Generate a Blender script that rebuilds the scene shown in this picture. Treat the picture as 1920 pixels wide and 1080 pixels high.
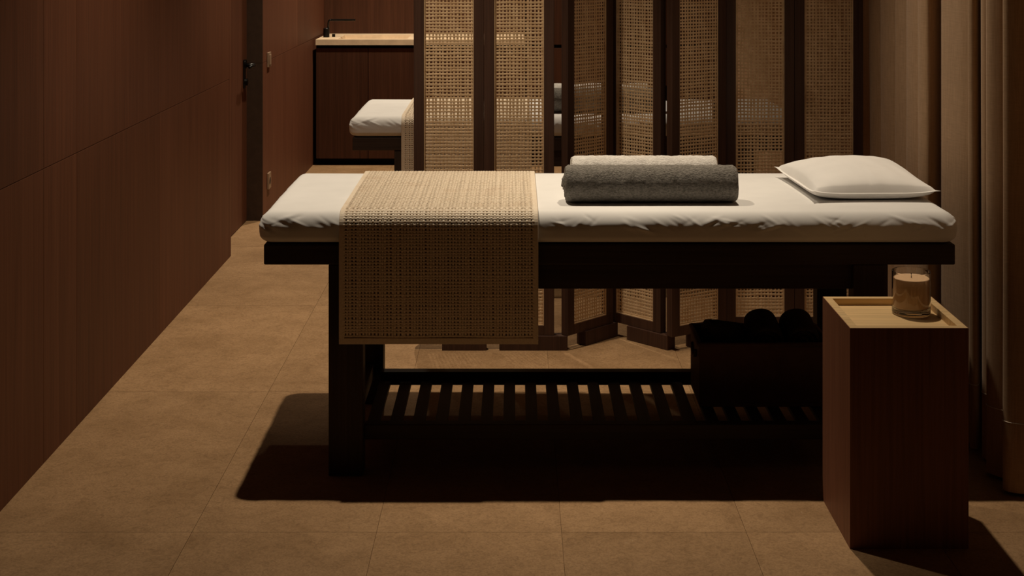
import bpy, math, random
import numpy as np
from mathutils import noise, Vector, Matrix

random.seed(7)
np.random.seed(7)
for o in list(bpy.data.objects):
    bpy.data.objects.remove(o)
scene = bpy.context.scene
COL = scene.collection
PI = math.pi

# ------------------------------------------------------------------ camera
cam_d = bpy.data.cameras.new('camera')
cam_d.lens = 50.0
cam_d.sensor_width = 36.0
cam_d.shift_x = -5 / 1920
cam_d.shift_y = -650 / 1920
cam = bpy.data.objects.new('camera', cam_d)
cam.location = (0, 0, 1.6)
cam.rotation_euler = (PI / 2, 0, 0)
COL.objects.link(cam)
scene.camera = cam

# ------------------------------------------------------------------ world, lamps, exposure
world = bpy.data.worlds.new('world')
scene.world = world
world.use_nodes = True
world.node_tree.nodes['Background'].inputs[0].default_value = (0.01, 0.007, 0.004, 1)
world.node_tree.nodes['Background'].inputs[1].default_value = 0.0
scene.view_settings.view_transform = 'Standard'
scene.view_settings.look = 'None'
scene.view_settings.exposure = 0.0
scene.view_settings.gamma = 1.0
scene.view_settings.use_curve_mapping = False

CEIL = 3.64
LAMP_COL = (1.0, 0.84, 0.635)
def spot(x, y, power, cone=100, blend=0.9, z=3.6, aim=None):
    d = bpy.data.lights.new('ceiling_spot', 'SPOT')
    d.energy = power
    d.color = LAMP_COL
    d.spot_size = math.radians(cone)
    d.spot_blend = blend
    d.shadow_soft_size = 0.03
    o = bpy.data.objects.new('ceiling_spot', d)
    o.location = (x, y, z)
    if aim:
        o.rotation_euler = (Vector(aim) - Vector((x, y, z))).to_track_quat('-Z', 'Y').to_euler()
    COL.objects.link(o)
spot(-0.61, 4.88, 282, 73, 1.0)
spot(0.71, 4.90, 194, 62, 1.0, aim=(1.03, 4.42, 0.6))
spot(-0.61, 7.20, 264, 82, 1.0)
spot(-0.61, 9.52, 420, 96, 1.0)

# ------------------------------------------------------------------ materials
def new_mat(name):
    m = bpy.data.materials.new(name)
    m.use_nodes = True
    nt = m.node_tree
    return m, nt, nt.nodes['Principled BSDF']

def N(nt, t, **kw):
    n = nt.nodes.new(t)
    for k, v in kw.items():
        setattr(n, k, v)
    return n

def coords(nt, scale, space='Object'):
    tc = N(nt, 'ShaderNodeTexCoord')
    mp = N(nt, 'ShaderNodeMapping')
    mp.inputs['Scale'].default_value = scale
    nt.links.new(tc.outputs[space], mp.inputs['Vector'])
    return mp.outputs['Vector']

def noise_tex(nt, vec, scale, detail=4, rough=0.55, dist=0.0):
    n = N(nt, 'ShaderNodeTexNoise')
    n.inputs['Scale'].default_value = scale
    n.inputs['Detail'].default_value = detail
    n.inputs['Roughness'].default_value = rough
    n.inputs['Distortion'].default_value = dist
    nt.links.new(vec, n.inputs['Vector'])
    return n.outputs['Fac']

def ramp(nt, fac, stops):
    r = N(nt, 'ShaderNodeValToRGB')
    el = r.color_ramp.elements
    while len(el) > 1:
        el.remove(el[-1])
    el[0].position = stops[0][0]
    el[0].color = (*stops[0][1], 1)
    for p, c in stops[1:]:
        e = el.new(p)
        e.color = (*c, 1)
    nt.links.new(fac, r.inputs['Fac'])
    return r.outputs['Color']

def mixc(nt, a, b, fac, mode='MIX'):
    m = N(nt, 'ShaderNodeMix', data_type='RGBA', blend_type=mode)
    if isinstance(fac, (int, float)):
        m.inputs[0].default_value = fac
    else:
        nt.links.new(fac, m.inputs[0])
    for s, i in ((a, 6), (b, 7)):
        if isinstance(s, tuple):
            m.inputs[i].default_value = (*s, 1)
        else:
            nt.links.new(s, m.inputs[i])
    return m.outputs[2]

def bump(nt, bsdf, fac, strength, dist):
    b = N(nt, 'ShaderNodeBump')
    b.inputs['Strength'].default_value = strength
    b.inputs['Distance'].default_value = dist
    nt.links.new(fac, b.inputs['Height'])
    nt.links.new(b.outputs['Normal'], bsdf.inputs['Normal'])

def wood(name, dark, light, axis='z', rough=0.5, spec=0.25, grain=1.0, objvar=0.12):
    m, nt, b = new_mat(name)
    st = {'z': (26, 26, 0.55), 'x': (0.55, 26, 26), 'y': (26, 0.55, 26)}[axis]
    vec = coords(nt, st)
    oi = N(nt, 'ShaderNodeObjectInfo')
    add = N(nt, 'ShaderNodeVectorMath', operation='ADD')
    sc = N(nt, 'ShaderNodeMath', operation='MULTIPLY')
    sc.inputs[1].default_value = 37.0
    nt.links.new(oi.outputs['Random'], sc.inputs[0])
    nt.links.new(vec, add.inputs[0])
    nt.links.new(sc.outputs[0], add.inputs[1])
    v = add.outputs[0]
    f1 = noise_tex(nt, v, 1.0 * grain, 6, 0.65, 0.6)
    f2 = noise_tex(nt, v, 5.0 * grain, 3, 0.6)
    c1 = ramp(nt, f1, [(0.3, dark), (0.7, light)])
    c2 = ramp(nt, f2, [(0.35, (0.72, 0.72, 0.72)), (0.6, (1, 1, 1))])
    c = mixc(nt, c1, c2, 0.8, 'MULTIPLY')
    mr = N(nt, 'ShaderNodeMapRange')
    mr.inputs[3].default_value = 1 - objvar
    mr.inputs[4].default_value = 1 + objvar
    nt.links.new(oi.outputs['Random'], mr.inputs[0])
    c = mixc(nt, c, mr.outputs[0], 1.0, 'MULTIPLY')
    nt.links.new(c, b.inputs['Base Color'])
    b.inputs['Roughness'].default_value = rough
    b.inputs['Specular IOR Level'].default_value = spec
    bump(nt, b, f2, 0.12, 0.002)
    return m

def plain(name, col, rough=0.6, spec=0.3, metal=0.0, var=0.12, scale=30, bstr=0.0, bscale=200, bdist=0.001):
    m, nt, b = new_mat(name)
    vec = coords(nt, (1, 1, 1))
    f = noise_tex(nt, vec, scale, 4)
    lo = tuple(c * (1 - var) for c in col)
    hi = tuple(min(1, c * (1 + var)) for c in col)
    nt.links.new(ramp(nt, f, [(0.3, lo), (0.7, hi)]), b.inputs['Base Color'])
    b.inputs['Roughness'].default_value = rough
    b.inputs['Specular IOR Level'].default_value = spec
    b.inputs['Metallic'].default_value = metal
    if bstr:
        bump(nt, b, noise_tex(nt, vec, bscale, 3), bstr, bdist)
    return m

M = {}
M['wall_wood'] = wood('wall_veneer', (0.125, 0.044, 0.022), (0.165, 0.062, 0.031), 'z', 0.55, 0.2)
M['cab_wood'] = wood('cabinet_veneer', (0.060, 0.022, 0.011), (0.095, 0.036, 0.018), 'z', 0.55, 0.2)
M['jamb'] = plain('dark_jamb_brown', (0.060, 0.036, 0.024), 0.6, 0.2)  # dark brown, deeper than the wall veneer
M['bed_wood'] = wood('dark_bed_timber', (0.040, 0.027, 0.021), (0.064, 0.042, 0.031), 'x', 0.55, 0.25)
M['bed_wood_z'] = wood('dark_leg_timber', (0.040, 0.027, 0.021), (0.064, 0.042, 0.031), 'z', 0.55, 0.25)
M['bed_wood_y'] = wood('dark_slat_timber', (0.040, 0.027, 0.021), (0.064, 0.042, 0.031), 'y', 0.55, 0.25)
M['screen_wood'] = wood('screen_timber', (0.052, 0.025, 0.016), (0.088, 0.043, 0.028), 'z', 0.5, 0.25)
M['table_wood'] = wood('walnut_table_sides', (0.225, 0.097, 0.057), (0.275, 0.122, 0.072), 'z', 0.5, 0.2)
M['tray_wood'] = wood('honey_tray_timber', (0.68, 0.46, 0.22), (0.76, 0.525, 0.265), 'x', 0.5, 0.25)
M['grout'] = plain('grout', (0.15, 0.085, 0.042), 0.9, 0.1)
M['black_metal'] = plain('black_metal', (0.012, 0.011, 0.010), 0.35, 0.5, 0.6)
M['switch'] = plain('bronze_switch_plate', (0.30, 0.20, 0.13), 0.45, 0.4)
M['ceiling'] = plain('ceiling_paint', (0.10, 0.07, 0.05), 0.9, 0.1)
M['shadow_gap'] = plain('black_recess', (0.012, 0.010, 0.009), 0.9, 0.0)
M['wax'] = plain('cream_wax', (0.80, 0.54, 0.33), 0.5, 0.3, var=0.03)
M['wick'] = plain('charred_wick', (0.03, 0.02, 0.015), 0.9, 0.0)
M['thread'] = plain('pale_stitching', (0.62, 0.55, 0.46), 0.8, 0.1)
M['basket'] = plain('dark_woven_basket', (0.15, 0.088, 0.062), 0.8, 0.1, bstr=0.5, bscale=120, bdist=0.003)
M['dark_towel'] = plain('charcoal_terry', (0.10, 0.078, 0.060), 1.0, 0.0, bstr=1.0, bscale=260, bdist=0.004)

# floor stone
m, nt, b = new_mat('sandstone_tile')
vec = coords(nt, (1, 1, 1), 'Object')
oi = N(nt, 'ShaderNodeObjectInfo')
add = N(nt, 'ShaderNodeVectorMath', operation='ADD')
sc = N(nt, 'ShaderNodeMath', operation='MULTIPLY'); sc.inputs[1].default_value = 51.0
nt.links.new(oi.outputs['Random'], sc.inputs[0])
nt.links.new(vec, add.inputs[0]); nt.links.new(sc.outputs[0], add.inputs[1])
v = add.outputs[0]
f1 = noise_tex(nt, v, 5.0, 8, 0.65, 0.4)
f2 = noise_tex(nt, v, 42.0, 6, 0.7, 1.5)
f3 = noise_tex(nt, v, 170.0, 3, 0.6)
c1 = ramp(nt, f1, [(0.32, (0.295, 0.172, 0.080)), (0.68, (0.405, 0.247, 0.124))])
c2 = ramp(nt, f2, [(0.36, (0.77, 0.75, 0.73)), (0.54, (1, 1, 1)), (0.68, (1.0, 1.0, 1.0)), (0.76, (1.0, 1.0, 1.0))])
c3 = ramp(nt, f3, [(0.36, (0.78, 0.77, 0.76)), (0.58, (1.0, 1.0, 1.0))])
c = mixc(nt, mixc(nt, c1, c2, 0.9, 'MULTIPLY'), c3, 0.8, 'MULTIPLY')
spk = ramp(nt, f2, [(0.66, (0, 0, 0)), (0.76, (1, 1, 1))])
c = mixc(nt, c, (0.45, 0.32, 0.19), spk)
mr = N(nt, 'ShaderNodeMapRange'); mr.inputs[3].default_value = 0.95; mr.inputs[4].default_value = 1.05
nt.links.new(oi.outputs['Random'], mr.inputs[0])
c = mixc(nt, c, mr.outputs[0], 1.0, 'MULTIPLY')
nt.links.new(c, b.inputs['Base Color'])
b.inputs['Roughness'].default_value = 0.72
b.inputs['Specular IOR Level'].default_value = 0.2
bump(nt, b, f2, 0.08, 0.002)
M['tile'] = m

# stone worktop
M['counter'] = plain('travertine', (0.80, 0.62, 0.42), 0.55, 0.3, var=0.12, scale=14)

# cotton sheet
def cloth(name, col, var=0.04, rough=0.9, bscale=900, bstr=0.15, big=0.0, sheen=0.0):
    m, nt, b = new_mat(name)
    vec = coords(nt, (1, 1, 1))
    f = noise_tex(nt, vec, 6, 4)
    lo = tuple(c * (1 - var) for c in col)
    hi = tuple(min(1, c * (1 + var)) for c in col)
    nt.links.new(ramp(nt, f, [(0.3, lo), (0.7, hi)]), b.inputs['Base Color'])
    b.inputs['Roughness'].default_value = rough
    b.inputs['Specular IOR Level'].default_value = 0.1
    b.inputs['Sheen Weight'].default_value = sheen
    bump(nt, b, noise_tex(nt, vec, bscale, 2), bstr, 0.0006)
    return m
M['sheet'] = cloth('white_cotton', (0.80, 0.785, 0.765))
M['pillow'] = cloth('white_percale', (0.90, 0.88, 0.855))

def terry(name, lo, hi, scale=190):
    m, nt, b = new_mat(name)
    vec = coords(nt, (0.7, 1, 1))
    f = noise_tex(nt, vec, scale, 3, 0.7)
    g = noise_tex(nt, vec, 30, 3)
    c = ramp(nt, f, [(0.35, lo), (0.62, hi)])
    c = mixc(nt, c, ramp(nt, g, [(0.3, (0.86, 0.86, 0.86)), (0.7, (1, 1, 1))]), 1.0, 'MULTIPLY')
    nt.links.new(c, b.inputs['Base Color'])
    b.inputs['Roughness'].default_value = 1.0
    b.inputs['Specular IOR Level'].default_value = 0.0
    b.inputs['Sheen Weight'].default_value = 0.0
    bump(nt, b, f, 1.0, 0.005)
    return m
M['grey_terry'] = terry('grey_terry', (0.15, 0.138, 0.120), (0.30, 0.275, 0.245))
M['white_terry'] = terry('white_terry', (0.66, 0.62, 0.57), (0.84, 0.80, 0.75))

def strands(name, a, c_, stain, scale=40):
    m, nt, b = new_mat(name)
    vec = coords(nt, (1, 1, 1))
    f = noise_tex(nt, vec, scale, 4)
    g = noise_tex(nt, vec, 9, 4, 0.6)
    oi = N(nt, 'ShaderNodeObjectInfo')
    c = ramp(nt, f, [(0.3, a), (0.7, c_)])
    c = mixc(nt, c, stain, ramp(nt, g, [(0.52, (0, 0, 0)), (0.75, (0.75, 0.75, 0.75))]))
    nt.links.new(c, b.inputs['Base Color'])
    b.inputs['Roughness'].default_value = 0.6
    b.inputs['Specular IOR Level'].default_value = 0.25
    return m
M['added_backing'] = plain('dark_added_backing', (0.28, 0.20, 0.14), 0.95, 0.0)  # for the sheet added behind the runner, keeps its gaps dark
M['cane'] = strands('rattan_cane', (0.60, 0.405, 0.225), (0.74, 0.535, 0.325), (0.46, 0.265, 0.125))
M['jute'] = strands('jute_weave', (0.74, 0.62, 0.475), (0.86, 0.745, 0.59), (0.70, 0.555, 0.405), 160)

m, nt, b = new_mat('taupe_linen')
vec = coords(nt, (1, 1, 1))
w1 = noise_tex(nt, coords(nt, (260, 260, 14)), 1.0, 3)
w2 = noise_tex(nt, coords(nt, (22, 22, 420)), 1.0, 3)
c = mixc(nt, ramp(nt, w1, [(0.3, (0.37, 0.232, 0.130)), (0.7, (0.455, 0.292, 0.170))]),
         ramp(nt, w2, [(0.3, (0.9, 0.9, 0.9)), (0.7, (1.06, 1.06, 1.06))]), 1.0, 'MULTIPLY')
nt.links.new(c, b.inputs['Base Color'])
b.inputs['Roughness'].default_value = 0.9
b.inputs['Specular IOR Level'].default_value = 0.05
b.inputs['Sheen Weight'].default_value = 0.1
bump(nt, b, w2, 0.15, 0.001)
M['curtain'] = m

m, nt, b = new_mat('clear_glass')
b.inputs['Base Color'].default_value = (0.98, 0.95, 0.90, 1)
b.inputs['Roughness'].default_value = 0.0
b.inputs['IOR'].default_value = 1.45
b.inputs['Transmission Weight'].default_value = 1.0
M['glass'] = m

# ------------------------------------------------------------------ mesh helpers
class MB:
    def __init__(self):
        self.v = []
        self.f = []
    def add(self, vs, fs):
        o = len(self.v)
        self.v.extend([tuple(map(float, p)) for p in vs])
        self.f.extend([tuple(int(i) + o for i in q) for q in fs])
        return self
    def box(self, x0, x1, y0, y1, z0, z1):
        vs = [(x0, y0, z0), (x1, y0, z0), (x1, y1, z0), (x0, y1, z0),
              (x0, y0, z1), (x1, y0, z1), (x1, y1, z1), (x0, y1, z1)]
        fs = [(3, 2, 1, 0), (4, 5, 6, 7), (0, 1, 5, 4), (1, 2, 6, 5), (2, 3, 7, 6), (3, 0, 4, 7)]
        return self.add(vs, fs)
    def lathe(self, prof, cx, cy, seg=48, closed=False):
        n = len(prof)
        vs = []
        for k in range(seg):
            a = 2 * PI * k / seg
            for r, z in prof:
                vs.append((cx + r * math.cos(a), cy + r * math.sin(a), z))
        fs = []
        for k in range(seg):
            k2 = (k + 1) % seg
            for i in range(n if closed else n - 1):
                j = (i + 1) % n
                fs.append((k * n + i, k2 * n + i, k2 * n + j, k * n + j))
        if not closed:
            if prof[0][0] > 1e-6:
                fs.append(tuple(k * n for k in reversed(range(seg))))
            if prof[-1][0] > 1e-6:
                fs.append(tuple(k * n + n - 1 for k in range(seg)))
        return self.add(vs, fs)
    def tube(self, pts, r, seg=10):
        pts = [Vector(p) for p in pts]
        n = len(pts)
        rs = r if isinstance(r, (list, tuple)) else [r] * n
        vs = []
        up = Vector((0.13, 0.21, 0.97))
        for i, p in enumerate(pts):
            d = (pts[min(i + 1, n - 1)] - pts[max(i - 1, 0)]).normalized()
            a = d.cross(up)
            if a.length < 1e-3:
                a = d.cross(Vector((1, 0, 0)))
            a.normalize()
            bb = d.cross(a)
            for k in range(seg):
                t = 2 * PI * k / seg
                vs.append(p + (a * math.cos(t) + bb * math.sin(t)) * rs[i])
        fs = []
        for i in range(n - 1):
            for k in range(seg):
                k2 = (k + 1) % seg
                fs.append((i * seg + k, i * seg + k2, (i + 1) * seg + k2, (i + 1) * seg + k))
        fs.append(tuple(reversed(range(seg))))
        fs.append(tuple((n - 1) * seg + k for k in range(seg)))
        return self.add(vs, fs)
    def mesh(self, name, mat, origin=(0, 0, 0), smooth=False):
        me = bpy.data.meshes.new(name)
        vs = np.array(self.v) - np.array(origin)
        me.from_pydata(vs.tolist(), [], self.f)
        if mat:
            me.materials.append(M[mat])
        if smooth:
            me.polygons.foreach_set('use_smooth', [True] * len(me.polygons))
        me.update()
        return me
    def build(self, name, mat, parent=None, origin=None, smooth=False, bevel=0.0):
        """World-space vertices become one mesh object; its origin is the parent's unless given."""
        if origin is None:
            origin = tuple(parent.matrix_world.translation) if parent else (0, 0, 0)
        me = self.mesh(name, mat, origin, smooth)
        o = bpy.data.objects.new(name, me)
        COL.objects.link(o)
        if parent:
            o.parent = parent
            p0 = parent.matrix_world.translation
            o.location = Vector(origin) - p0
        else:
            o.location = origin
        o.matrix_world = Matrix.Translation(origin)
        if bevel:
            md = o.modifiers.new('bevel', 'BEVEL')
            md.width = bevel
            md.segments = 2
            md.limit_method = 'ANGLE'
        return o

def tag(o, label=None, cat=None, group=None, kind=None):
    if label: o['label'] = label
    if cat: o['category'] = cat
    if group: o['group'] = group
    if kind: o['kind'] = kind
    return o

def thing(name, label, cat, loc, group=None):
    o = bpy.data.objects.new(name, None)
    COL.objects.link(o)
    o.empty_display_size = 0.1
    o.location = loc
    o.matrix_world = Matrix.Translation(loc)
    return tag(o, label, cat, group)

def copy_tree(o, dy, label, parent=None):
    c = o.copy()
    COL.objects.link(c)
    if parent:
        c.parent = parent
    else:
        c.location = (o.location[0], o.location[1] + dy, o.location[2])
        c['label'] = label
    for ch in o.children:
        copy_tree(ch, 0, None, c)
    return c

def box(name, mat, parent, x0, x1, y0, y1, z0, z1, bevel=0.0, origin=None):
    return MB().box(x0, x1, y0, y1, z0, z1).build(name, mat, parent, origin, bevel=bevel)

def sgrid(mb, P):
    """P[i][j] of points -> quads"""
    n, k = len(P), len(P[0])
    vs = [p for row in P for p in row]
    fs = [(i * k + j, i * k + j + 1, (i + 1) * k + j + 1, (i + 1) * k + j)
          for i in range(n - 1) for j in range(k - 1)]
    mb.add(vs, fs)

def ribbon(mb, pts, side, nor, w, t):
    """flat strip of box section along pts (n,3); side, nor (n,3) unit vectors"""
    pts = np.asarray(pts); n = len(pts)
    s = np.asarray(side) * np.reshape(w, (-1, 1)) / 2
    q = np.asarray(nor) * t / 2
    V = np.stack([pts - s - q, pts + s - q, pts + s * 0.8 + q, pts - s * 0.8 + q], axis=1).reshape(-1, 3)
    i = np.arange(n - 1)[:, None] * 4
    F = []
    for a, b_ in ((0, 1), (1, 2), (2, 3), (3, 0)):
        F.append(np.concatenate([i + a, i + b_, i + b_ + 4, i + a + 4], axis=1))
    F = np.concatenate(F).tolist()
    F.append([3, 2, 1, 0]); F.append([4 * n - 4, 4 * n - 3, 4 * n - 2, 4 * n - 1])
    mb.add(V.tolist(), F)

# ------------------------------------------------------------------ the room
WL, WR = -1.443, 1.66          # left panelled wall face, right wall face
Y0, YB = -1.3, 10.80           # wall behind the camera, back wall
DX = -1.534                    # door face
DY0, DY1 = 7.233, 8.15         # door opening

fl = tag(MB().box(WL - 0.2, WR + 0.1, Y0 - 0.1, YB + 0.1, -0.10, -0.0018).build('floor', 'grout'), kind='structure')
fl['label'] = 'floor of large warm brown stone tiles'
xs = [-1.60, -0.874, -0.374, 0.127, 0.627, 1.127, 1.66]
ys = [3.851 + 1.2 * k for k in range(-5, 7)]
ys = [Y0] + [y for y in ys if Y0 < y < YB] + [YB]
cache = {}
G = 0.0006
for i in range(len(xs) - 1):
    for j in range(len(ys) - 1):
        w, d = xs[i + 1] - xs[i], ys[j + 1] - ys[j]
        key = (round(w, 3), round(d, 3))
        if key not in cache:
            cache[key] = MB().box(-w / 2 + G, w / 2 - G, -d / 2 + G, d / 2 - G, -0.010, 0).mesh('tile', 'tile')
        t = bpy.data.objects.new('tile', cache[key])
        COL.objects.link(t)
        t.parent = fl
        t.location = ((xs[i] + xs[i + 1]) / 2, (ys[j] + ys[j + 1]) / 2, 0)

def panel_wall(wall, face_boxes):
    for (x0, x1, y0, y1, z0, z1) in face_boxes:
        c = ((x0 + x1) / 2, (y0 + y1) / 2, z0)
        box('panel', 'wall_wood', wall, x0, x1, y0, y1, z0, z1, bevel=0.0006, origin=c)

JH = 0.903
wl = MB().box(WL - 0.16, WL - 0.013, Y0, DY0 - 0.002, 0, CEIL)
wl.box(WL - 0.16, WL - 0.013, DY1 + 0.002, YB, 0, CEIL)
wl.box(WL - 0.16, WL - 0.013, DY0 - 0.002, DY1 + 0.002, 2.25, CEIL)
wl = tag(wl.build('wall_left', 'shadow_gap'), 'left wall of dark brown wood veneer panels', kind='structure')
g = 0.0011
joints = [Y0, -0.042, 1.058, 2.158, 3.258, 4.358, 4.687, 5.787, 7.191]
fb = []
for a, b_ in zip(joints[:-1], joints[1:]):
    fb.append((WL - 0.013, WL, a + g, b_ - g, 0, JH - g))
    fb.append((WL - 0.013, WL, a + g, b_ - g, JH + g, CEIL))
for a, b_ in ((DY1 + 0.001, 9.45), (9.45, YB)):
    fb.append((WL - 0.013, WL, a + 0.0003, b_ - 0.0003, 0, JH - g))
    fb.append((WL - 0.013, WL, a + 0.0003, b_ - 0.0003, JH + g, CEIL))
fb.append((WL - 0.013, WL, DY0 - 0.002, DY1 + 0.001, 2.252, CEIL))
panel_wall(wl, fb)
# door frame: near edge veneered, far jamb dark
tr = MB().box(WL - 0.13, WL, 7.193, DY0, 0, 2.25)
tag(tr.build('trim_1', 'wall_wood'), 'brown door frame strip beside the near wall panel', kind='structure')
tr = MB().box(DX - 0.04, WL - 0.0005, DY1 - 0.006, DY1 + 0.0005, 0, JH - 0.001)
tr.box(DX - 0.04, WL - 0.0005, DY1 - 0.006, DY1 + 0.0005, JH + 0.001, 2.25)
tag(tr.build('trim_2', 'jamb'), 'dark far jamb of the door recess', kind='structure')

door = tag(box('door_1', 'wall_wood', None, DX - 0.045, DX, DY0 + 0.002, DY1 - 0.008, 0.004, 2.245, 0.001, (DX, 7.69, 0)),
           'flush brown wood door set back in the left wall', kind='structure')
hy = 8.055
hp = box('handle', 'black_metal', door, DX, DX + 0.008, hy - 0.024, hy + 0.024, 0.768, 0.930, 0.003)
tag(hp, 'black lever handle on a long plate')
MB().tube([(DX + 0.004, hy, 0.898), (DX + 0.060, hy, 0.898)], 0.011, 14).build('lever_neck', 'black_metal', hp, smooth=True)
MB().tube([(DX + 0.056, hy + 0.010, 0.898), (DX + 0.058, hy - 0.05, 0.898), (DX + 0.054, hy - 0.115, 0.896)],
          [0.010, 0.009, 0.008], 12).build('lever', 'black_metal', hp, smooth=True)
MB().tube([(DX + 0.006, hy, 0.905), (DX + 0.014, hy, 0.905)], 0.026, 20).build('rose', 'black_metal', hp, smooth=False)
MB().tube([(DX + 0.004, hy, 0.803), (DX + 0.022, hy, 0.803)], 0.020, 20).build('lock_cylinder', 'black_metal', hp, smooth=False)

# other walls and ceiling
wb = tag(MB().box(WL - 0.16, WR + 0.1, YB, YB + 0.12, 0, CEIL).build('wall_back', 'shadow_gap'),
         'dark wood panelled back wall above the worktop', kind='structure')
for a, b_ in ((WL, -0.42), (-0.42, 0.60), (0.60, WR)):
    c = ((a + b_) / 2, YB - 0.006, 0)
    box('panel', 'cab_wood', wb, a + g, b_ - g, YB - 0.012, YB, 0, CEIL, 0.0006, c)
tag(MB().box(WR, WR + 0.12, Y0, YB, 0, CEIL).build('wall_right', 'jamb'), 'dark wall behind the curtain', kind='structure')
tag(MB().box(WL - 0.16, WR + 0.1, Y0 - 0.12, Y0, 0, CEIL).build('wall_front', 'jamb'), 'dark wall facing the bed', kind='structure')
tag(MB().box(WL - 0.2, WR + 0.2, Y0 - 0.2, YB + 0.2, CEIL, CEIL + 0.1).build('ceiling', 'ceiling'), 'dark ceiling', kind='structure')

# switch and socket on the far part of the left wall
def wall_plate(name, z, hgt, label, cat, rocker):
    c = (WL, 8.325, z)
    t = thing(name, label, cat, c)
    box('plate', 'switch', t, WL, WL + 0.011, 8.285, 8.366, z - hgt / 2, z + hgt / 2, 0.002)
    if rocker:
        box('rocker', 'switch', t, WL + 0.011, WL + 0.015, 8.300, 8.351, z - hgt / 2 + 0.014, z + hgt / 2 - 0.014, 0.0015)
    else:
        MB().tube([(WL + 0.010, 8.3255, z), (WL + 0.0125, 8.3255, z)], 0.021, 20).build('socket_face', 'jamb', t)
wall_plate('light_switch', 0.908, 0.086, 'small beige light switch on the panelled wall beyond the door', 'switch', True)
wall_plate('wall_socket', 0.200, 0.094, 'small beige power socket low on the wall below the light switch', 'socket', False)

# ------------------------------------------------------------------ vanity with stone top at the back
CF = 10.15
CX0, CX1 = -1.419, 0.073
cab = thing('vanity_cabinet', 'dark wood base cabinet with plain doors under the stone worktop', 'cabinet', ((CX0 + CX1) / 2, 10.45, 0))
box('body', 'shadow_gap', cab, CX0, CX1, CF + 0.022, YB - 0.013, 0.05, 0.795)
box('top_rail', 'shadow_gap', cab, CX0, CX1, CF + 0.022, CF + 0.040, 0.795, 0.8595)
box('toe_kick', 'shadow_gap', cab, CX0, CX1, CF + 0.05, YB - 0.02, 0.0, 0.05)
dw = (CX1 - CX0) / 4
for k in range(4):
    a = CX0 + k * dw
    box('door', 'cab_wood', cab, a + 0.0018, a + dw - 0.0018, CF, CF + 0.021, 0.050, 0.838, 0.001, (a + dw / 2, CF, 0.05))

# worktop with a trough basin cut in
wt = MB()
zt, zb = 0.900, 0.860
bx0, bx1, by0, by1 = -1.268, -0.772, CF + 0.045, YB - 0.17
X0, X1, YA, YBk = CX0 - 0.0, CX1 + 0.004, CF - 0.012, YB - 0.013
top = [(X0, YA, zt), (X1, YA, zt), (X1, YBk, zt), (X0, YBk, zt),
       (bx0, by0, zt), (bx1, by0, zt), (bx1, by1, zt), (bx0, by1, zt),
       (X0, YA, zb), (X1, YA, zb), (X1, YBk, zb), (X0, YBk, zb),
       (bx0 + .02, by0 + .02, 0.80), (bx1 - .02, by0 + .02, 0.80), (bx1 - .02, by1 - .02, 0.80), (bx0 + .02, by1 - .02, 0.80)]
fs = [(0, 1, 5, 4), (1, 2, 6, 5), (2, 3, 7, 6), (3, 0, 4, 7), (0, 8, 9, 1), (1, 9, 10, 2), (2, 10, 11, 3), (3, 11, 8, 0),
      (4, 5, 13, 12), (5, 6, 14, 13), (6, 7, 15, 14), (7, 4, 12, 15), (12, 13, 14, 15)]
wt.add(top, fs)
ct = wt.build('worktop', 'counter', None, ((X0 + X1) / 2, 10.45, zb))
tag(ct, 'pale stone worktop with a sunken trough basin on the back cabinet', 'worktop')

fx, fy = -1.373, 10.37
fc = thing('faucet', 'black faucet with a thin flat spout over the stone basin', 'faucet', (fx, fy, zt))
MB().lathe([(0.0, zt), (0.0225, zt), (0.0225, zt + 0.064), (0.020, zt + 0.068), (0.0, zt + 0.068)], fx, fy, 28).build('body', 'black_metal', fc, smooth=False)
pts = [(fx + 0.014, fy, zt + 0.06), (fx + 0.014, fy, zt + 0.105), (fx + 0.017, fy, zt + 0.118), (fx + 0.026, fy, zt + 0.126), (fx + 0.04, fy, zt + 0.128)]
MB().tube(pts, 0.007, 12).build('riser', 'black_metal', fc, smooth=True)
box('spout', 'black_metal', fc, fx + 0.034, fx + 0.212, fy - 0.012, fy + 0.012, zt + 0.120, zt + 0.134, 0.003)
MB().tube([(fx + 0.048, fy + 0.04, zt), (fx + 0.048, fy + 0.04, zt + 0.022), ], 0.012, 14).build('control_knob', 'black_metal', fc, smooth=False)

# tall cupboard right of the worktop
tc = thing('tall_cupboard', 'tall dark wood cupboard glimpsed through the slit between the screens', 'cupboard', (0.85, 10.45, 0))
box('body', 'shadow_gap', tc, 0.08, WR - 0.005, CF + 0.022, YB - 0.013, 0.0, 2.6)
for k in range(4):
    a = 0.08 + k * 0.39
    box('door', 'cab_wood', tc, a + 0.0018, a + 0.3882, CF, CF + 0.021, 0.05, 0.838, 0.001, (a, CF, 0.05))
    box('upper_door', 'cab_wood', tc, a + 0.0018, a + 0.3882, CF, CF + 0.021, 0.862, 2.6, 0.001, (a, CF, 0.862))

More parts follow.
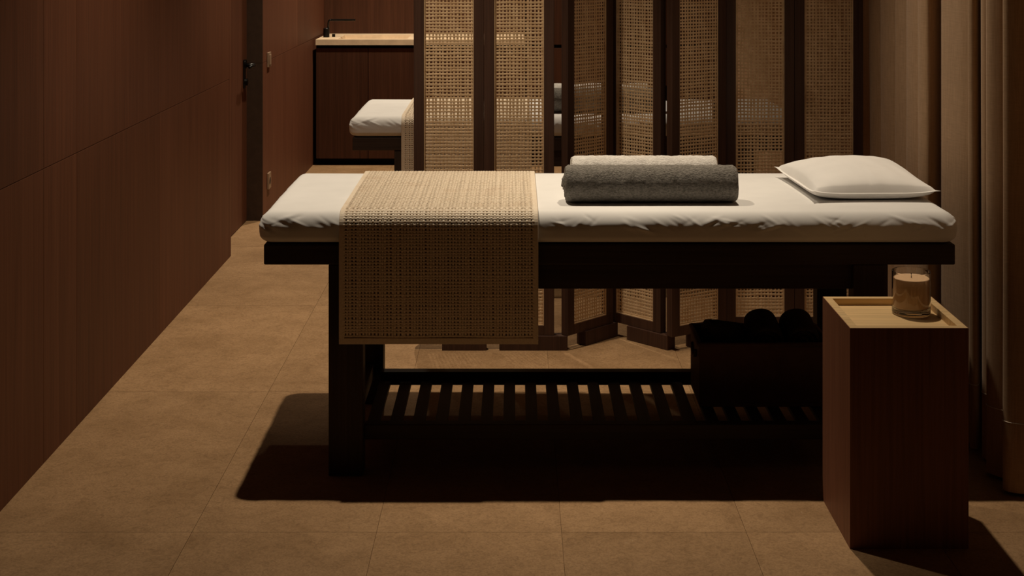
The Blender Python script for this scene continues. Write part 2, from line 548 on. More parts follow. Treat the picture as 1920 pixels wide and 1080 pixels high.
# ------------------------------------------------------------------ massage bed
BX0, BX1, BY0, BY1 = -0.750, 1.317, 4.250, 4.990
LX0, LX1 = -0.557, 1.117
bed = thing('massage_bed', 'dark timber massage bed in front of the cane screens with a slatted lower shelf', 'massage bed',
            (0.283, 4.63, 0), 'massage beds')
box('top_frame', 'bed_wood', bed, BX0, BX1, BY0, BY1, 0.633, 0.694, 0.004)
box('apron', 'bed_wood', bed, LX0 + 0.103, LX1 - 0.103, 4.272, 4.302, 0.556, 0.633, 0.002)
box('apron', 'bed_wood', bed, LX0 + 0.103, LX1 - 0.103, 4.945, 4.975, 0.556, 0.633, 0.002)
box('end_apron', 'bed_wood_y', bed, LX0 + 0.03, LX0 + 0.06, 4.322, 4.914, 0.556, 0.633, 0.002)
box('end_apron', 'bed_wood_y', bed, LX1 - 0.06, LX1 - 0.03, 4.322, 4.914, 0.556, 0.633, 0.002)
for lx in (LX0, LX1 - 0.103):
    for ly in (4.254, 4.915):
        dx = 0.031 if (lx > 0 and ly > 4.5) else 0.0
        box('leg', 'bed_wood_z', bed, lx + dx, lx + dx + 0.103, ly, ly + 0.068, 0.0, 0.633, 0.003, (lx + dx + 0.05, ly + 0.03, 0))
SH = 0.140
box('shelf_rail', 'bed_wood', bed, LX0 + 0.103, LX1 - 0.103, 4.296, 4.334, SH - 0.045, SH, 0.002)
box('shelf_rail', 'bed_wood', bed, LX0 + 0.103, LX1 - 0.103, 4.822, 4.862, SH - 0.045, SH, 0.002)
for lx in (LX0 + 0.03, LX1 - 0.07):
    box('shelf_end_rail', 'bed_wood_y', bed, lx, lx + 0.04, 4.322, 4.914, SH - 0.045, SH, 0.002)
sl = MB().box(-0.0186, 0.0186, 4.334 - 4.63, 4.822 - 4.63, -0.007, 0.007).mesh('slat', 'bed_wood_y')
k = 0
x = -0.403 - 0.0351
while x < LX1 - 0.125:
    o = bpy.data.objects.new('slat', sl)
    COL.objects.link(o)
    o.parent = bed
    o.location = (x - 0.283, 0, 0.105)
    x += 0.0702
SLAT_TOP = 0.112

# mattress
MX0, MX1, MY0, MY1, MZ0, MZ1 = -0.764, 1.324, 4.240, 5.000, 0.696, 0.790
def rounded_block(x0, x1, y0, y1, z0, z1, step, rt, rb, rv, disp):
    nx, ny, nz = int((x1 - x0) / step), int((y1 - y0) / step), 34
    idx, V, F = {}, [], []
    cx, cy = (x0 + x1) / 2, (y0 + y1) / 2
    def shape(u, v, w):
        x, y, z = x0 + (x1 - x0) * u, y0 + (y1 - y0) * v, z0 + (z1 - z0) * w
        r = rt if w > 0.5 else rb
        ix = min(max(x, x0 + rv), x1 - rv); iy = min(max(y, y0 + rv), y1 - rv)
        iz = min(max(z, z0 + rb), z1 - rt)
        dx, dy, dz = (x - ix) / rv, (y - iy) / rv, (z - iz) / r
        L = math.sqrt(dx * dx + dy * dy + dz * dz)
        if L > 1e-9:
            mx = max(abs(dx), abs(dy), abs(dz))
            k = mx / L
            dx, dy, dz = dx * k, dy * k, dz * k
        p = Vector((ix + dx * rv, iy + dy * rv, iz + dz * r))
        n = Vector((dx / rv, dy / rv, dz / r))
        n = n.normalized() if n.length > 1e-6 else Vector((0, 0, 1))
        return disp(p, n)
    def vid(i, j, kz):
        key = (i, j, kz)
        if key not in idx:
            idx[key] = len(V)
            V.append(tuple(shape(i / nx, j / ny, kz / nz)))
        return idx[key]
    for i in range(nx):
        for j in range(ny):
            F.append((vid(i, j, nz), vid(i + 1, j, nz), vid(i + 1, j + 1, nz), vid(i, j + 1, nz)))
            F.append((vid(i, j, 0), vid(i, j + 1, 0), vid(i + 1, j + 1, 0), vid(i + 1, j, 0)))
    for i in range(nx):
        for kz in range(nz):
            F.append((vid(i, 0, kz), vid(i + 1, 0, kz), vid(i + 1, 0, kz + 1), vid(i, 0, kz + 1)))
            F.append((vid(i, ny, kz), vid(i, ny, kz + 1), vid(i + 1, ny, kz + 1), vid(i + 1, ny, kz)))
    for j in range(ny):
        for kz in range(nz):
            F.append((vid(0, j, kz), vid(0, j, kz + 1), vid(0, j + 1, kz + 1), vid(0, j + 1, kz)))
            F.append((vid(nx, j, kz), vid(nx, j + 1, kz), vid(nx, j + 1, kz + 1), vid(nx, j, kz + 1)))
    return MB().add(V, F)

crng = random.Random(5)
CREASES = [{}, {}, {}, {}]
for key_ in range(4):
    for _ in range(95 if key_ < 2 else 34):
        cs = crng.uniform(-0.8, 1.36) if key_ < 2 else crng.uniform(4.2, 5.06)
        ang = math.radians(crng.choice((-1, -1, -1, 1)) * crng.uniform(12, 42))
        ln = crng.uniform(0.012, 0.040)
        c_ = (cs, crng.gauss(0.757, 0.010), math.cos(ang), math.sin(ang), ln, crng.uniform(0.0035, 0.0065), crng.choice((-0.8, 1)) * crng.uniform(0.0009, 0.0026))
        for k_ in range(int(math.floor((cs - 0.10) / 0.08)), int(math.floor((cs + 0.10) / 0.08)) + 1):
            CREASES[key_].setdefault(k_, []).append(c_)
def mat_disp(p, n):
    side = 1 - abs(n.z)
    band = math.exp(-((p.z - 0.758) / 0.021) ** 2)
    s = p.x + p.y * 0.9
    # slanting gathers of the fitted sheet below the top edge
    a = noise.noise(Vector((s * 9, 3.1, p.z * 16)))
    d = band * 0.0026 * a * (0.2 + side)
    if 0.725 < p.z < 0.789 and side > 0.03:
        key = 0 if n.y < -0.3 else (1 if n.y > 0.3 else (2 if n.x < 0 else 3))
        q = p.x if key < 2 else p.y
        for (cs, cz, ca, sa, ln, wd, am) in CREASES[key].get(int(math.floor(q / 0.08)), ()):
            du, dv = q - cs, p.z - cz
            al, pe = du * ca + dv * sa, -du * sa + dv * ca
            d += am * math.exp(-(al / ln) ** 2 - (pe / wd) ** 2) * min(1, side * 3)
    top = 0.0012 * noise.noise(Vector((p.x * 3, p.y * 5, 0.5))) * max(n.z, 0)
    # sides swell a little above the frame
    sw = 0.004 * side * math.sin(PI * min(1, max(0, (p.z - 0.70) / 0.09)))
    return p + n * (d + sw) + Vector((0, 0, top))
mt = rounded_block(MX0, MX1, MY0, MY1, MZ0, MZ1, 0.005, 0.042, 0.022, 0.040, mat_disp)
mattress = mt.build('mattress', 'sheet', None, (0.28, 4.631, MZ0), smooth=True)
tag(mattress, 'white sheeted mattress on the bed in front of the screens', 'mattress', 'mattresses')

# ------------------------------------------------------------------ woven runner over the bed
RX0, RX1 = -0.522, 0.070
RB = 0.412
def runner_path():
    """closed-form profile in the y-z plane: up the back, over the top, down the front"""
    pts = []
    e = 0.006
    r = 0.050
    yb, yf, zt_ = MY1 + e + 0.007, MY0 - e - 0.007, MZ1 + e
    z = 0.43
    while z < zt_ - r:
        pts.append((yb, z)); z += 0.01
    for k in range(13):
        a = k / 12 * PI / 2
        pts.append((yb - r + r * math.cos(a), zt_ - r + r * math.sin(a)))
    y = yb - r - 0.01
    while y > yf + r:
        pts.append((y, zt_)); y -= 0.01
    for k in range(13):
        a = PI / 2 + k / 12 * PI / 2
        pts.append((yf + r + r * math.cos(a), zt_ - r + r * math.sin(a)))
    z = zt_ - r - 0.01
    while z > RB:
        pts.append((yf, z)); z -= 0.01
    pts.append((yf, RB))
    return np.array(pts)
path = runner_path()
seg = np.linalg.norm(np.diff(path, axis=0), axis=1)
cum = np.concatenate([[0], np.cumsum(seg)])
def at_s(s):
    return np.stack([np.interp(s, cum, path[:, 0]), np.interp(s, cum, path[:, 1])], axis=-1)
def frame_s(s):
    p = at_s(s)
    t = at_s(np.minimum(s + 0.004, cum[-1])) - at_s(np.maximum(s - 0.004, 0))
    t /= np.linalg.norm(t, axis=1, keepdims=True)
    n = np.stack([-t[:, 1], t[:, 0]], axis=1)      # outward
    return p, t, n
P3 = lambda x, q: np.stack([np.broadcast_to(x, q.shape[:1]), q[:, 0], q[:, 1]], axis=1)
def dir3(q): return np.stack([np.zeros(len(q)), q[:, 0], q[:, 1]], axis=1)
pitch = 0.0094
nv = int((cum[-1] - 0.03) / pitch)
nu = int((RX1 - RX0 - 0.030) / pitch)
nu += 1
us = RX0 + 0.015 + (RX1 - RX0 - 0.030) * np.arange(nu) / (nu - 1)
nv += 1
ss = 0.015 + (cum[-1] - 0.03) * np.arange(nv) / (nv - 1)
us = us + np.random.uniform(-0.0012, 0.0012, nu)
ss = ss + np.random.uniform(-0.0012, 0.0012, nv)
p, t_, n_ = frame_s(ss)
sgn = np.sign((n_ * np.array([[-(1), 1]])).sum(axis=1) + 1e-6)
# make sure the normal points away from the mattress
cen = np.array([(MY0 + MY1) / 2, 0.55])
flip = ((p - cen) * n_).sum(axis=1) < 0
n_[flip] *= -1
mb = MB()
for i, u in enumerate(us):                       # warp
    over = np.where((np.arange(nv) + i) % 2 == 0, 1.0, -1.0)[:, None]
    wob = 0.0010 * np.sin(np.linspace(0, 9, nv) + i * 1.7)
    q = P3(u, p) + dir3(n_) * over * 0.0010
    q[:, 0] += wob
    w = np.full(nv, random.uniform(0.0064, 0.0080))
    ribbon(mb, q, np.tile([1.0, 0, 0], (nv, 1)), dir3(n_), w, 0.0026)
for j in range(nv):                               # weft
    over = np.where((np.arange(nu) + j) % 2 == 0, -1.0, 1.0)[:, None]
    q = np.stack([us, np.full(nu, p[j, 0]), np.full(nu, p[j, 1])], axis=1) + np.tile(dir3(n_[j:j + 1]), (nu, 1)) * over * 0.0010
    tt = dir3(t_[j:j + 1])
    q += tt * (0.0008 * np.sin(np.linspace(0, 12, nu) + j))[:, None]
    w = np.full(nu, random.uniform(0.0056, 0.0070))
    ribbon(mb, q, np.tile(tt, (nu, 1)), np.tile(dir3(n_[j:j + 1]), (nu, 1)), w, 0.0026)
RO = (-0.226, 4.631, MZ1)
runner = thing('bed_runner', 'beige open-weave runner hanging over the front bed', 'runner', RO, 'bed runners')
rw = mb.build('weave', 'jute', runner)
rw['kind'] = 'stuff'
s_all = np.linspace(0, cum[-1], 170)
pa, ta, na = frame_s(s_all)
flip = ((pa - cen) * na).sum(axis=1) < 0
na[flip] *= -1
cut_b = int(np.argmax(pa[:, 1] > MZ1 + 0.0059)); cut_f = len(pa) - 1 - int(np.argmax(pa[::-1, 1] > MZ1 + 0.0059))
for a_, b_ in ((0, cut_b + 1), (cut_b + 1, cut_f), (cut_f, 170)):  # sheets added behind the weave so light from beyond doesn't show through
    mb = MB()
    ribbon(mb, P3((RX0 + RX1) / 2, pa[a_:b_]) - dir3(na[a_:b_]) * 0.0036, np.tile([1.0, 0, 0], (b_ - a_, 1)), dir3(na[a_:b_]), np.full(b_ - a_, RX1 - RX0 - 0.01), 0.0010)
    tag(mb.build('added_backing', 'added_backing', runner), 'dark brown backing added so no light shows through the open weave')
for xh in (RX0 + 0.008, RX1 - 0.008):
    mb = MB()
    ribbon(mb, P3(xh, pa), np.tile([1.0, 0, 0], (170, 1)), dir3(na), np.full(170, 0.017), 0.0034)
    mb.build('side_hem', 'jute', runner)
for k in (0, -1):
    mb = MB()
    q = P3(0, pa[[k, k]]); q[:, 0] = (RX0, RX1)
    ribbon(mb, q, np.tile(dir3(ta[[k]]), (2, 1)), np.tile(dir3(na[[k]]), (2, 1)), np.full(2, 0.020), 0.0036)
    mb.build('end_hem', 'jute', runner)

# ------------------------------------------------------------------ rolled towels
def towel_roll(name, mat, label, cat, x0, x1, y, z_base, R, turns, core_push, seed, group):
    th = R / (turns + 0.35)
    nth = int(turns * 34)
    nxs = 90
    P = []
    zc = z_base + R
    def pt(r, a, x, s):
        yy, zz = y + r * math.cos(a), zc + r * math.sin(a)
        k = 0.0022 * noise.noise(Vector((x * 40 + seed, r * 60 + a * 2, a * 4)))
        k += 0.0016 * noise.noise(Vector((x * 130 + seed, a * 16, r * 40)))
        yy += k * math.cos(a); zz += k * math.sin(a)
        zz = max(zz, z_base + 0.0006)
        return (x, yy, zz)
    for i in range(nth + 1):
        s = i / nth
        a = -0.36 * PI + 2 * PI * turns * s
        sk = s * turns / (turns - 1.0)
        r0 = 0.004 + (R - 0.004 - 2.12 * th) * sk if sk < 1.0 else R - th
        r1 = r0 + th * 0.94
        # each turn ends at a slightly different place; the core pokes out on the left
        push = core_push * (1 - s) ** 1.5 if core_push else 0
        jl = 0.0035 * noise.noise(Vector((a * 0.8, seed, 0)))
        jr = 0.0035 * noise.noise(Vector((a * 0.8, seed + 5, 0)))
        xa, xb = x0 - push + jl, x1 - push * 0.6 + jr
        row = []
        e = 0.008
        row.append(pt(r0, a, xa, s)); row.append(pt((r0 + r1) / 2, a, xa - 0.003, s))
        row.append(pt(r1 - 0.004, a, xa, s))
        for k in range(nxs + 1):
            row.append(pt(r1, a, xa + e + (xb - xa - 2 * e) * k / nxs, s))
        row.append(pt(r1 - 0.004, a, xb, s)); row.append(pt((r0 + r1) / 2, a, xb + 0.003, s))
        row.append(pt(r0, a, xb, s))
        row.append(pt(r0, a, (xa + xb) / 2, s))
        row.append(row[0])
        P.append(row)
    mb = MB()
    sgrid(mb, P)
    k = len(P[0])
    mb.f.append(tuple(range(k - 1)))
    mb.f.append(tuple(reversed(range((len(P) - 1) * k, len(P) * k - 1))))
    o = mb.build(name, mat, None, ((x0 + x1) / 2, y, z_base), smooth=True)
    return tag(o, label, cat, group)
TT = MZ1 + 0.0005
grey_towel = towel_roll('rolled_towel', 'grey_terry', 'dark grey rolled towel lying on the front bed', 'towel',
                        0.160, 0.686, 4.420, TT, 0.0575, 4, 0.012, 3, 'rolled towels')
white_towel = towel_roll('rolled_towel', 'white_terry', 'white rolled towel behind the grey one on the front bed', 'towel',
                         0.183, 0.640, 4.5415, TT, 0.0628, 4, 0.0, 11, 'rolled towels')

# ------------------------------------------------------------------ pillow
def make_pillow(label):
    # plan corners: front-left, front-right, back-right, back-left
    FLc, FRc, BRc, BLc = map(Vector, ((0.930, 4.408, 0), (1.310, 4.420, 0), (1.288, 4.868, 0), (0.902, 4.872, 0)))
    n = 56
    o_c = Vector((1.11, 4.64, MZ1))
    def seam_z(u, v):
        # corners and the left edge stand a little clear of the sheet
        c = (abs(u) ** 4) * (abs(v) ** 4)
        edge = max(abs(u), abs(v)) ** 4
        return MZ1 + 0.021 + 0.010 * c + 0.004 * edge + 0.020 * (u + 1) / 2 * ((v + 1) / 2) ** 2
    def plan(u, v):
        a, b_ = (u + 1) / 2, (v + 1) / 2
        pp = (FLc * (1 - a) + FRc * a) * (1 - b_) + (BLc * (1 - a) + BRc * a) * b_
        cc = (FLc + FRc + BRc + BLc) / 4
        d = pp - cc
        d.x *= 1 - 0.055 * (1 - v * v) * abs(u) ** 3
        d.y *= 1 - 0.055 * (1 - u * u) * abs(v) ** 3
        return cc + d
    def surf(sign):
        P = []
        for i in range(n + 1):
            row = []
            u = -1 + 2 * i / n
            for j in range(n + 1):
                v = -1 + 2 * j / n
                f = max(0.0, (1 - u * u) * (1 - v * v))
                g_ = f ** 0.36
                q = plan(u, v)
                zs = seam_z(u, v)
                if sign > 0:
                    # soft folds running in from the front edge
                    wr = 0.0035 * noise.noise(Vector((u * 5 + v * 1.2, 2.0, v * 1.1))) * f ** 0.3
                    crease = -0.0022 * math.exp(-((u - 0.05 - 0.1 * v) / 0.03) ** 2) * max(0, -v) * f ** 0.15
                    z = zs + 0.070 * g_ * (1 + 0.10 * v) + wr + crease
                else:
                    z = max(MZ1 + 0.0012, zs - 0.030 * f ** 0.30)
                row.append((q.x, q.y, z))
            P.append(row)
        return P
    t = thing('pillow', label, 'pillow', tuple(o_c), 'pillows')
    mb = MB()
    A, B = surf(1), surf(-1)
    sgrid(mb, [list(reversed(r)) for r in A])
    sgrid(mb, B)
    mb.build('cushion', 'pillow', t, smooth=True)
    # stitched flange round the edge
    rim = []
    for i in range(n + 1): rim.append((-1 + 2 * i / n, -1))
    for j in range(1, n + 1): rim.append((1, -1 + 2 * j / n))
    for i in range(1, n + 1): rim.append((1 - 2 * i / n, 1))
    for j in range(1, n): rim.append((-1, 1 - 2 * j / n))
    cc = (FLc + FRc + BRc + BLc) / 4
    inn, out = [], []
    for u, v in rim:
        q = plan(u, v)
        d = (q - cc)
        k = 0.010 if abs(u * v) < 0.999 else 0.016
        d2 = d.normalized() * k
        z = seam_z(u, v)
        inn.append((q.x - d2.x * 0.5, q.y - d2.y * 0.5, z)); out.append((q.x + d2.x, q.y + d2.y, z + 0.001))
    L = len(rim)
    mb = MB()
    vs = [(x_, y_, z_ + 0.0013) for x_, y_, z_ in inn] + [(x_, y_, z_ + 0.0006) for x_, y_, z_ in out] + \
         [(x_, y_, z_ - 0.0006) for x_, y_, z_ in out] + [(x_, y_, z_ - 0.0013) for x_, y_, z_ in inn]
    fs = []
    for k in range(L):
        k2 = (k + 1) % L
        for a in range(4):
            b_ = (a + 1) % 4
            fs.append((a * L + k, b_ * L + k, b_ * L + k2, a * L + k2))
    mb.add(vs, fs)
    mb.build('flange', 'pillow', t, smooth=False)
    return t
pillow = make_pillow('plump white pillow at the curtain end of the front bed')

# ------------------------------------------------------------------ the second bed behind the screens
DYB = 2.322
copy_tree(bed, DYB, 'dark timber massage bed half hidden behind the cane screens')
copy_tree(mattress, DYB, 'white sheeted mattress on the bed behind the screens')
copy_tree(runner, DYB, 'beige open-weave runner on the bed behind the screens')
copy_tree(grey_towel, DYB, 'dark grey rolled towel on the bed behind the screens')
copy_tree(white_towel, DYB, 'white rolled towel on the bed behind the screens')

# ------------------------------------------------------------------ basket with rolled towels on the lower shelf
KX0, KX1, KY0, KY1, KZ0, KZ1 = 0.590, 1.006, 4.540, 4.770, SLAT_TOP + 0.001, 0.312
bk = thing('storage_basket', 'dark open basket of rolled towels on the shelf under the front bed', 'basket', (0.79, 4.655, KZ0))
tk = 0.012
mb = MB()
mb.box(KX0, KX1, KY0, KY1, KZ0, KZ0 + 0.012)
mb.box(KX0, KX1, KY0, KY0 + tk, KZ0 + 0.012, KZ1)
mb.box(KX0, KX1, KY1 - tk, KY1, KZ0 + 0.012, KZ1)
mb.box(KX0, KX0 + tk, KY0 + tk, KY1 - tk, KZ0 + 0.012, KZ1)
mb.box(KX1 - tk, KX1, KY0 + tk, KY1 - tk, KZ0 + 0.012, KZ1)
mb.build('body', 'basket', bk, bevel=0.003)
rimp = [(KX0, KY0), (KX1, KY0), (KX1, KY1), (KX0, KY1), (KX0, KY0)]
for (a, b_) in zip(rimp[:-1], rimp[1:]):
    MB().tube([(a[0], a[1], KZ1), (b_[0], b_[1], KZ1)], 0.0075, 8).build('rim', 'basket', bk, smooth=True)
hh = [(KX0 - 0.004, 4.655 + 0.045 * math.cos(t), KZ1 - 0.035 - 0.030 * math.sin(t)) for t in np.linspace(0, PI, 12)]
MB().tube(hh, 0.005, 8).build('handle', 'basket', bk, smooth=True)

def stub_roll(label, p0, p1, R, seed):
    """a rolled dark towel from p0 to p1 with a spiral end and soft, uneven girth"""
    p0, p1 = Vector(p0), Vector(p1)
    d = (p1 - p0).normalized()
    a = d.cross(Vector((0, 0, 1))).normalized()
    bb = a.cross(d)
    rings = [(0.0, 0.16), (0.0, 0.34), (0.012, 0.40), (0.0, 0.50), (0.0, 0.66), (0.010, 0.72), (0.0, 0.80), (0.0, 0.93), (0.012, 0.99)]
    rings = [(-0.004 if r[0] == 0 else r[0], r[1]) for r in rings]
    L = (p1 - p0).length
    prof = [(x_, r * R) for x_, r in rings] + [(L * k / 8, R) for k in range(1, 8)] + [(L - 0.008, R * 0.98), (L, R * 0.85), (L + 0.002, R * 0.3)]
    S = 30
    mb = MB()
    P = []
    for x_, r in prof:
        row = []
        for k in range(S + 1):
            t = 2 * PI * (k % S) / S
            rr = r * (1 + 0.05 * noise.noise(Vector((math.cos(t) * 1.3 + seed, math.sin(t) * 1.3, x_ * 12))))
            row.append(tuple(p0 + d * x_ + a * (rr * math.cos(t)) + bb * (rr * math.sin(t) * 0.86)))
        P.append(row)
    sgrid(mb, P)
    mb.f.append(tuple(range(S)))
    q = len(P) - 1
    mb.f.append(tuple(q * (S + 1) + k for k in reversed(range(S))))
    o = mb.build('rolled_towel', 'dark_towel', None, tuple((p0 + p1) / 2), smooth=True)
    return tag(o, label, 'towel', 'rolled towels in the basket')
stub_roll('dark rolled towel lying slanted at the left end of the basket', (0.628, 4.635, 0.334), (0.742, 4.675, 0.310), 0.040, 1)
stub_roll('dark rolled towel standing up in the middle of the basket', (0.814, 4.595, 0.308), (0.815, 4.735, 0.338), 0.0555, 4)
stub_roll('dark rolled towel standing up at the right end of the basket', (0.932, 4.595, 0.308), (0.933, 4.735, 0.338), 0.0555, 8)

# ------------------------------------------------------------------ side table and candle
TX0, TX1, TY0, TY1, TZ = 0.884, 1.194, 3.746, 4.076, 0.582
tb = thing('side_table', 'square walnut pedestal side table with a honey coloured tray top', 'side table', (1.039, 3.911, 0))
box('body', 'table_wood', tb, TX0, TX1, TY0, TY1, 0.0, TZ - 0.0225, 0.0012)
mb = MB()
rw_ = 0.022
mb.box(TX0, TX1, TY0, TY1, TZ - 0.022, TZ - 0.0195)
mb.build('tray_base', 'tray_wood', tb)
for args in ((TX0, TX1, TY0, TY0 + rw_), (TX0, TX1, TY1 - rw_, TY1), (TX0, TX0 + rw_, TY0 + rw_, TY1 - rw_), (TX1 - rw_, TX1, TY0 + rw_, TY1 - rw_)):
    box('tray_rim', 'tray_wood', tb, *args, TZ - 0.0195, TZ, 0.0008)
# thin walnut facing so the sides read as one board up to the rim
for args in ((TX0 - 0.0012, TX0, TY0 - 0.0012, TY1 + 0.0012), (TX1, TX1 + 0.0012, TY0 - 0.0012, TY1 + 0.0012),
             (TX0, TX1, TY0 - 0.0012, TY0), (TX0, TX1, TY1, TY1 + 0.0012)):
    box('side_facing', 'table_wood', tb, *args, 0.0, TZ - 0.0006)

KXc, KYc = 1.105, 3.963
kz = TZ - 0.0195 + 0.0004
cd = thing('candle', 'unlit cream candle in a clear glass tumbler on the side table', 'candle', (KXc, KYc, kz))
R = 0.0525
arc = lambda cx, cz, r, a0, a1, n: [(cx + r * math.cos(math.radians(a0 + (a1 - a0) * k / n)), cz + r * math.sin(math.radians(a0 + (a1 - a0) * k / n))) for k in range(n + 1)]
wl_ = 0.0026
prof = [(0.0, kz), (R * 0.5, kz), (R - 0.0075, kz)] + arc(R - 0.006, kz + 0.006, 0.006, -88, 0, 6) + [(R, kz + 0.008), (R, kz + 0.03), (R, kz + 0.09), (R, kz + 0.117)]
prof += arc(R - wl_ / 2, kz + 0.1185, wl_ / 2, 0, 180, 6) + [(R - wl_, kz + 0.117), (R - wl_, kz + 0.09), (R - wl_, kz + 0.03), (R - wl_, kz + 0.024)]
prof += arc(R - wl_ - 0.008, kz + 0.0225, 0.008, 0, -84, 6) + [(R - 0.014, kz + 0.0144), (R * 0.4, kz + 0.0142), (0.0, kz + 0.0142)]
MB().lathe(prof, KXc, KYc, 64).build('glass', 'glass', cd, smooth=True)
rwx = R - 0.0034
MB().lathe([(0.0, kz + 0.0165), (rwx - 0.012, kz + 0.0172), (rwx - 0.003, kz + 0.0195), (rwx, kz + 0.024), (rwx, kz + 0.100), (rwx - 0.001, kz + 0.1012),
            (0.0, kz + 0.0995)], KXc, KYc, 64).build('wax', 'wax', cd, smooth=False)
MB().tube([(KXc, KYc, kz + 0.098), (KXc + 0.0005, KYc, kz + 0.107), (KXc - 0.0004, KYc, kz + 0.113)], 0.0011, 8).build('wick', 'wick', cd)

# ------------------------------------------------------------------ folding screens
PW, PT = 0.2745, 0.034           # panel width, frame thickness
PB, PTOP = 0.057, 1.90
ST, RAIL = 0.0398, 0.0386
CW0, CW1 = ST, PW - ST
CZ0, CZ1 = PB + RAIL, PTOP - RAIL
fm = MB()
fm.box(0, ST, -PT / 2, PT / 2, PB, PTOP)
fm.box(PW - ST, PW, -PT / 2, PT / 2, PB, PTOP)
frame_me = fm.mesh('panel', 'screen_wood')
rail_me = MB().box(ST, PW - ST, -PT / 2 + 0.001, PT / 2 - 0.001, 0, RAIL).mesh('rail', 'screen_wood')
bead = MB()
bw = 0.0035
bead.box(CW0, CW1, -0.0135, -0.008, CZ0, CZ0 + bw)
bead.box(CW0, CW1, -0.0135, -0.008, CZ1 - bw, CZ1)
bead.box(CW0, CW0 + bw, -0.0135, -0.008, CZ0 + bw, CZ1 - bw)
bead.box(CW1 - bw, CW1, -0.0135, -0.008, CZ0 + bw, CZ1 - bw)
bead_me = bead.mesh('beading', 'cane')

def weave_mesh(seed):
    rng = np.random.RandomState(seed)
    W, H = CW1 - CW0, CZ1 - CZ0
    nu, nv = 14, int(H / 0.01335)
    us = CW0 + W * (np.arange(nu) + 0.5) / nu + rng.uniform(-0.0013, 0.0013, nu)
    vs = CZ0 + H * (np.arange(nv) + 0.5) / nv + rng.uniform(-0.0011, 0.0011, nv)
    mb = MB()
    yn = -0.006
    ve = np.concatenate([[CZ0], vs, [CZ1]])
    for i, u in enumerate(us):
        n = nv + 2
        over = np.where((np.arange(n) + i) % 2 == 0, 1.0, -1.0)
        ph = rng.uniform(0, 6)
        q = np.stack([u + 0.0008 * np.sin(ve * 11 + ph) + 0.0004 * np.sin(ve * 37 + ph), yn - 0.0006 * over, ve], axis=1)
        w = np.full(n, rng.uniform(0.0060, 0.0090))
        ribbon(mb, q, np.tile([1.0, 0, 0], (n, 1)), np.tile([0, -1.0, 0], (n, 1)), w, 0.0011)
    ue = np.concatenate([[CW0], us, [CW1]])
    for j, v in enumerate(vs):
        n = nu + 2
        over = np.where((np.arange(n) + j) % 2 == 0, -1.0, 1.0)
        tilt = rng.normal(0, 0.005)
        q = np.stack([ue, yn - 0.0006 * over, v + tilt * (ue - ue.mean()) + 0.0006 * np.sin(ue * 50 + rng.uniform(0, 6))], axis=1)
        w = np.full(n, rng.uniform(0.0058, 0.0084))
        ribbon(mb, q, np.tile([0, 0, 1.0], (n, 1)), np.tile([0, -1.0, 0], (n, 1)), w, 0.0011)
    return mb.mesh('cane_weave', 'cane')
weaves = [weave_mesh(21), weave_mesh(22), weave_mesh(23)]

def link(name, me, parent, loc=(0, 0, 0), rz=0.0, bevel=0.0):
    o = bpy.data.objects.new(name, me)
    COL.objects.link(o)
    o.parent = parent
    o.location = loc
    o.rotation_euler = (0, 0, rz)
    if bevel:
        md = o.modifiers.new('bevel', 'BEVEL'); md.width = bevel; md.segments = 2; md.limit_method = 'ANGLE'
    return o

def screen(label, base, panels, start):
    s = thing('folding_screen', label, 'screen', base, 'folding screens')
    for k, (ax, ay, bx_, by_, f0, f1) in enumerate(panels):
        # a..b: plan points of the two ends of the panel's centre line
        ang = math.atan2(by_ - ay, bx_ - ax)
        mx, my = (ax + bx_) / 2, (ay + by_) / 2
        px_, py_ = mx - math.cos(ang) * PW / 2, my - math.sin(ang) * PW / 2
        p = link('panel', frame_me, s, (px_ - base[0], py_ - base[1], 0), ang, 0.002)
        link('rail', rail_me, p, (0, 0, PB), 0, 0.001)
        link('rail', rail_me, p, (0, 0, PTOP - RAIL), 0, 0.001)
        w = link('cane_weave', weaves[(k + start) % 3], p)
        w['kind'] = 'stuff'
        tag(w, 'pale open cane weave')
        link('beading', bead_me, p)
        ft = MB().box(f0, f1, -0.024, 0.024, 0, PB).mesh('foot', 'screen_wood')
        link('foot', ft, p, bevel=0.002)
        for hz in (0.35, 1.0, 1.65):
            if k < len(panels) - 1:
                hm = MB().box(PW - 0.003, PW + 0.003, PT / 2 - 0.001, PT / 2 + 0.004, hz - 0.03, hz + 0.03).mesh('hinge', 'black_metal')
                link('hinge', hm, p)
    return s
YS = 5.583
screen('two flat cane panels in dark frames forming the left folding screen', (-0.12, YS, 0),
       [(-0.3950, YS, -0.1210, YS, 0.111, 0.285), (-0.1203, YS, 0.1548, YS, 0.06, 0.327)], 0)
screen('five zigzag cane panels in dark frames forming the right folding screen', (0.80, 5.65, 0),
       [(0.195, 5.568, 0.387, 5.764, 0.098, 0.295), (0.393, 5.802, 0.586, 5.606, 0.105, 0.315),
        (0.603, 5.550, 0.837, 5.695, 0.100, 0.255), (0.846, 5.712, 1.1205, 5.712, 0.05, 0.225), (1.1215, 5.712, 1.396, 5.712, 0.05, 0.225)], 1)

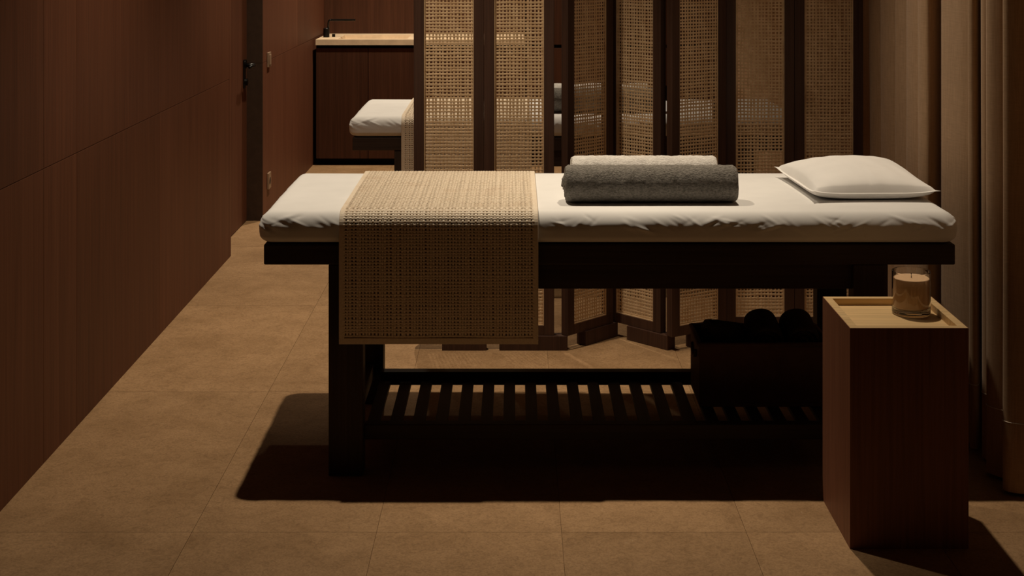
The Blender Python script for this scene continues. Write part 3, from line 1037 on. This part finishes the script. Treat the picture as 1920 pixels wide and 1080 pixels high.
# ------------------------------------------------------------------ curtain along the right wall
ctrl = [(1.56, 9.9), (1.42, 9.7), (1.55, 9.5), (1.43, 9.25), (1.55, 9.0), (1.42, 8.75), (1.54, 8.5), (1.43, 8.25), (1.55, 8.0),
        (1.42, 7.75), (1.54, 7.5), (1.43, 7.25), (1.55, 7.0), (1.44, 6.75), (1.54, 6.5), (1.45, 6.25), (1.53, 6.02),
        (1.45, 5.86), (1.470, 5.78), (1.422, 5.715), (1.426, 5.660), (1.442, 5.62), (1.478, 5.605), (1.475, 5.58), (1.420, 5.55), (1.428, 5.47), (1.446, 5.42), (1.490, 5.405), (1.485, 5.39),
        (1.420, 5.345), (1.435, 5.30), (1.450, 5.25), (1.490, 5.22), (1.480, 5.19), (1.412, 5.16), (1.420, 5.10), (1.435, 5.05), (1.460, 5.03), (1.455, 5.00),
        (1.402, 4.963), (1.408, 4.925), (1.420, 4.900), (1.440, 4.905), (1.475, 4.990), (1.570, 5.220), (1.600, 5.215), (1.612, 4.90), (1.540, 4.745),
        (1.398, 4.690), (1.408, 4.62), (1.425, 4.54), (1.440, 4.505), (1.448, 4.490), (1.440, 4.475), (1.424, 4.466), (1.432, 4.448), (1.447, 4.445),
        (1.490, 4.555), (1.535, 4.660), (1.555, 4.655), (1.535, 4.44), (1.436, 4.394), (1.442, 4.35), (1.490, 4.335), (1.485, 4.30), (1.412, 4.275), (1.420, 4.240), (1.448, 4.205),
        (1.480, 4.195), (1.472, 4.155), (1.414, 4.132), (1.424, 4.105), (1.452, 4.090), (1.575, 4.070), (1.575, 3.98), (1.42, 3.85), (1.44, 3.76),
        (1.55, 3.70), (1.55, 3.62), (1.42, 3.52), (1.45, 3.42), (1.55, 3.36), (1.55, 3.25), (1.43, 3.15), (1.50, 3.0)]
def chaikin(c, n=3):
    c = np.array(c, dtype=float)
    for _ in range(n):
        q = c[:-1] * 0.78 + c[1:] * 0.22
        r = c[:-1] * 0.22 + c[1:] * 0.78
        c = np.concatenate([c[:1], np.stack([q, r], axis=1).reshape(-1, 2), c[-1:]])
    return c
cp = chaikin(ctrl)
zs = [0.012] + [0.012 + (CEIL - 0.03 - 0.012) * (k / 40) for k in range(1, 41)]
def curt(i, z, off=0.0):
    x, y = cp[i]
    sway = 0.010 * noise.noise(Vector((y * 2.2, z * 0.6, 3.3))) * (1.2 - z / CEIL)
    t = cp[min(i + 1, len(cp) - 1)] - cp[max(i - 1, 0)]
    t = t / np.linalg.norm(t)
    nx, ny = t[1], -t[0]
    return (x + sway + nx * off, y + sway * 0.6 + ny * off, z)
mb = MB()
TH = 0.0012
sgrid(mb, [[curt(i, z, TH) for z in zs] for i in range(len(cp))])
sgrid(mb, [[curt(i, z, -TH) for z in reversed(zs)] for i in range(len(cp))])
crt = thing('curtain', 'floor-length taupe linen curtain hanging in folds along the right wall', 'curtain', (1.48, 5.5, 0))
mb.build('drape', 'curtain', crt, smooth=True)
HZ = 0.212
mb = MB()
t0 = cp[1:] - cp[:-1]
for sgn_ in (1, -1):
    pts = [curt(i, HZ, sgn_ * (TH + 0.0008)) for i in range(len(cp))]
    mb.tube(pts, 0.0013, 5)
hs = mb.build('hem_stitching', 'thread', crt, smooth=True)
tag(hs, 'pale stitched line above the hem')
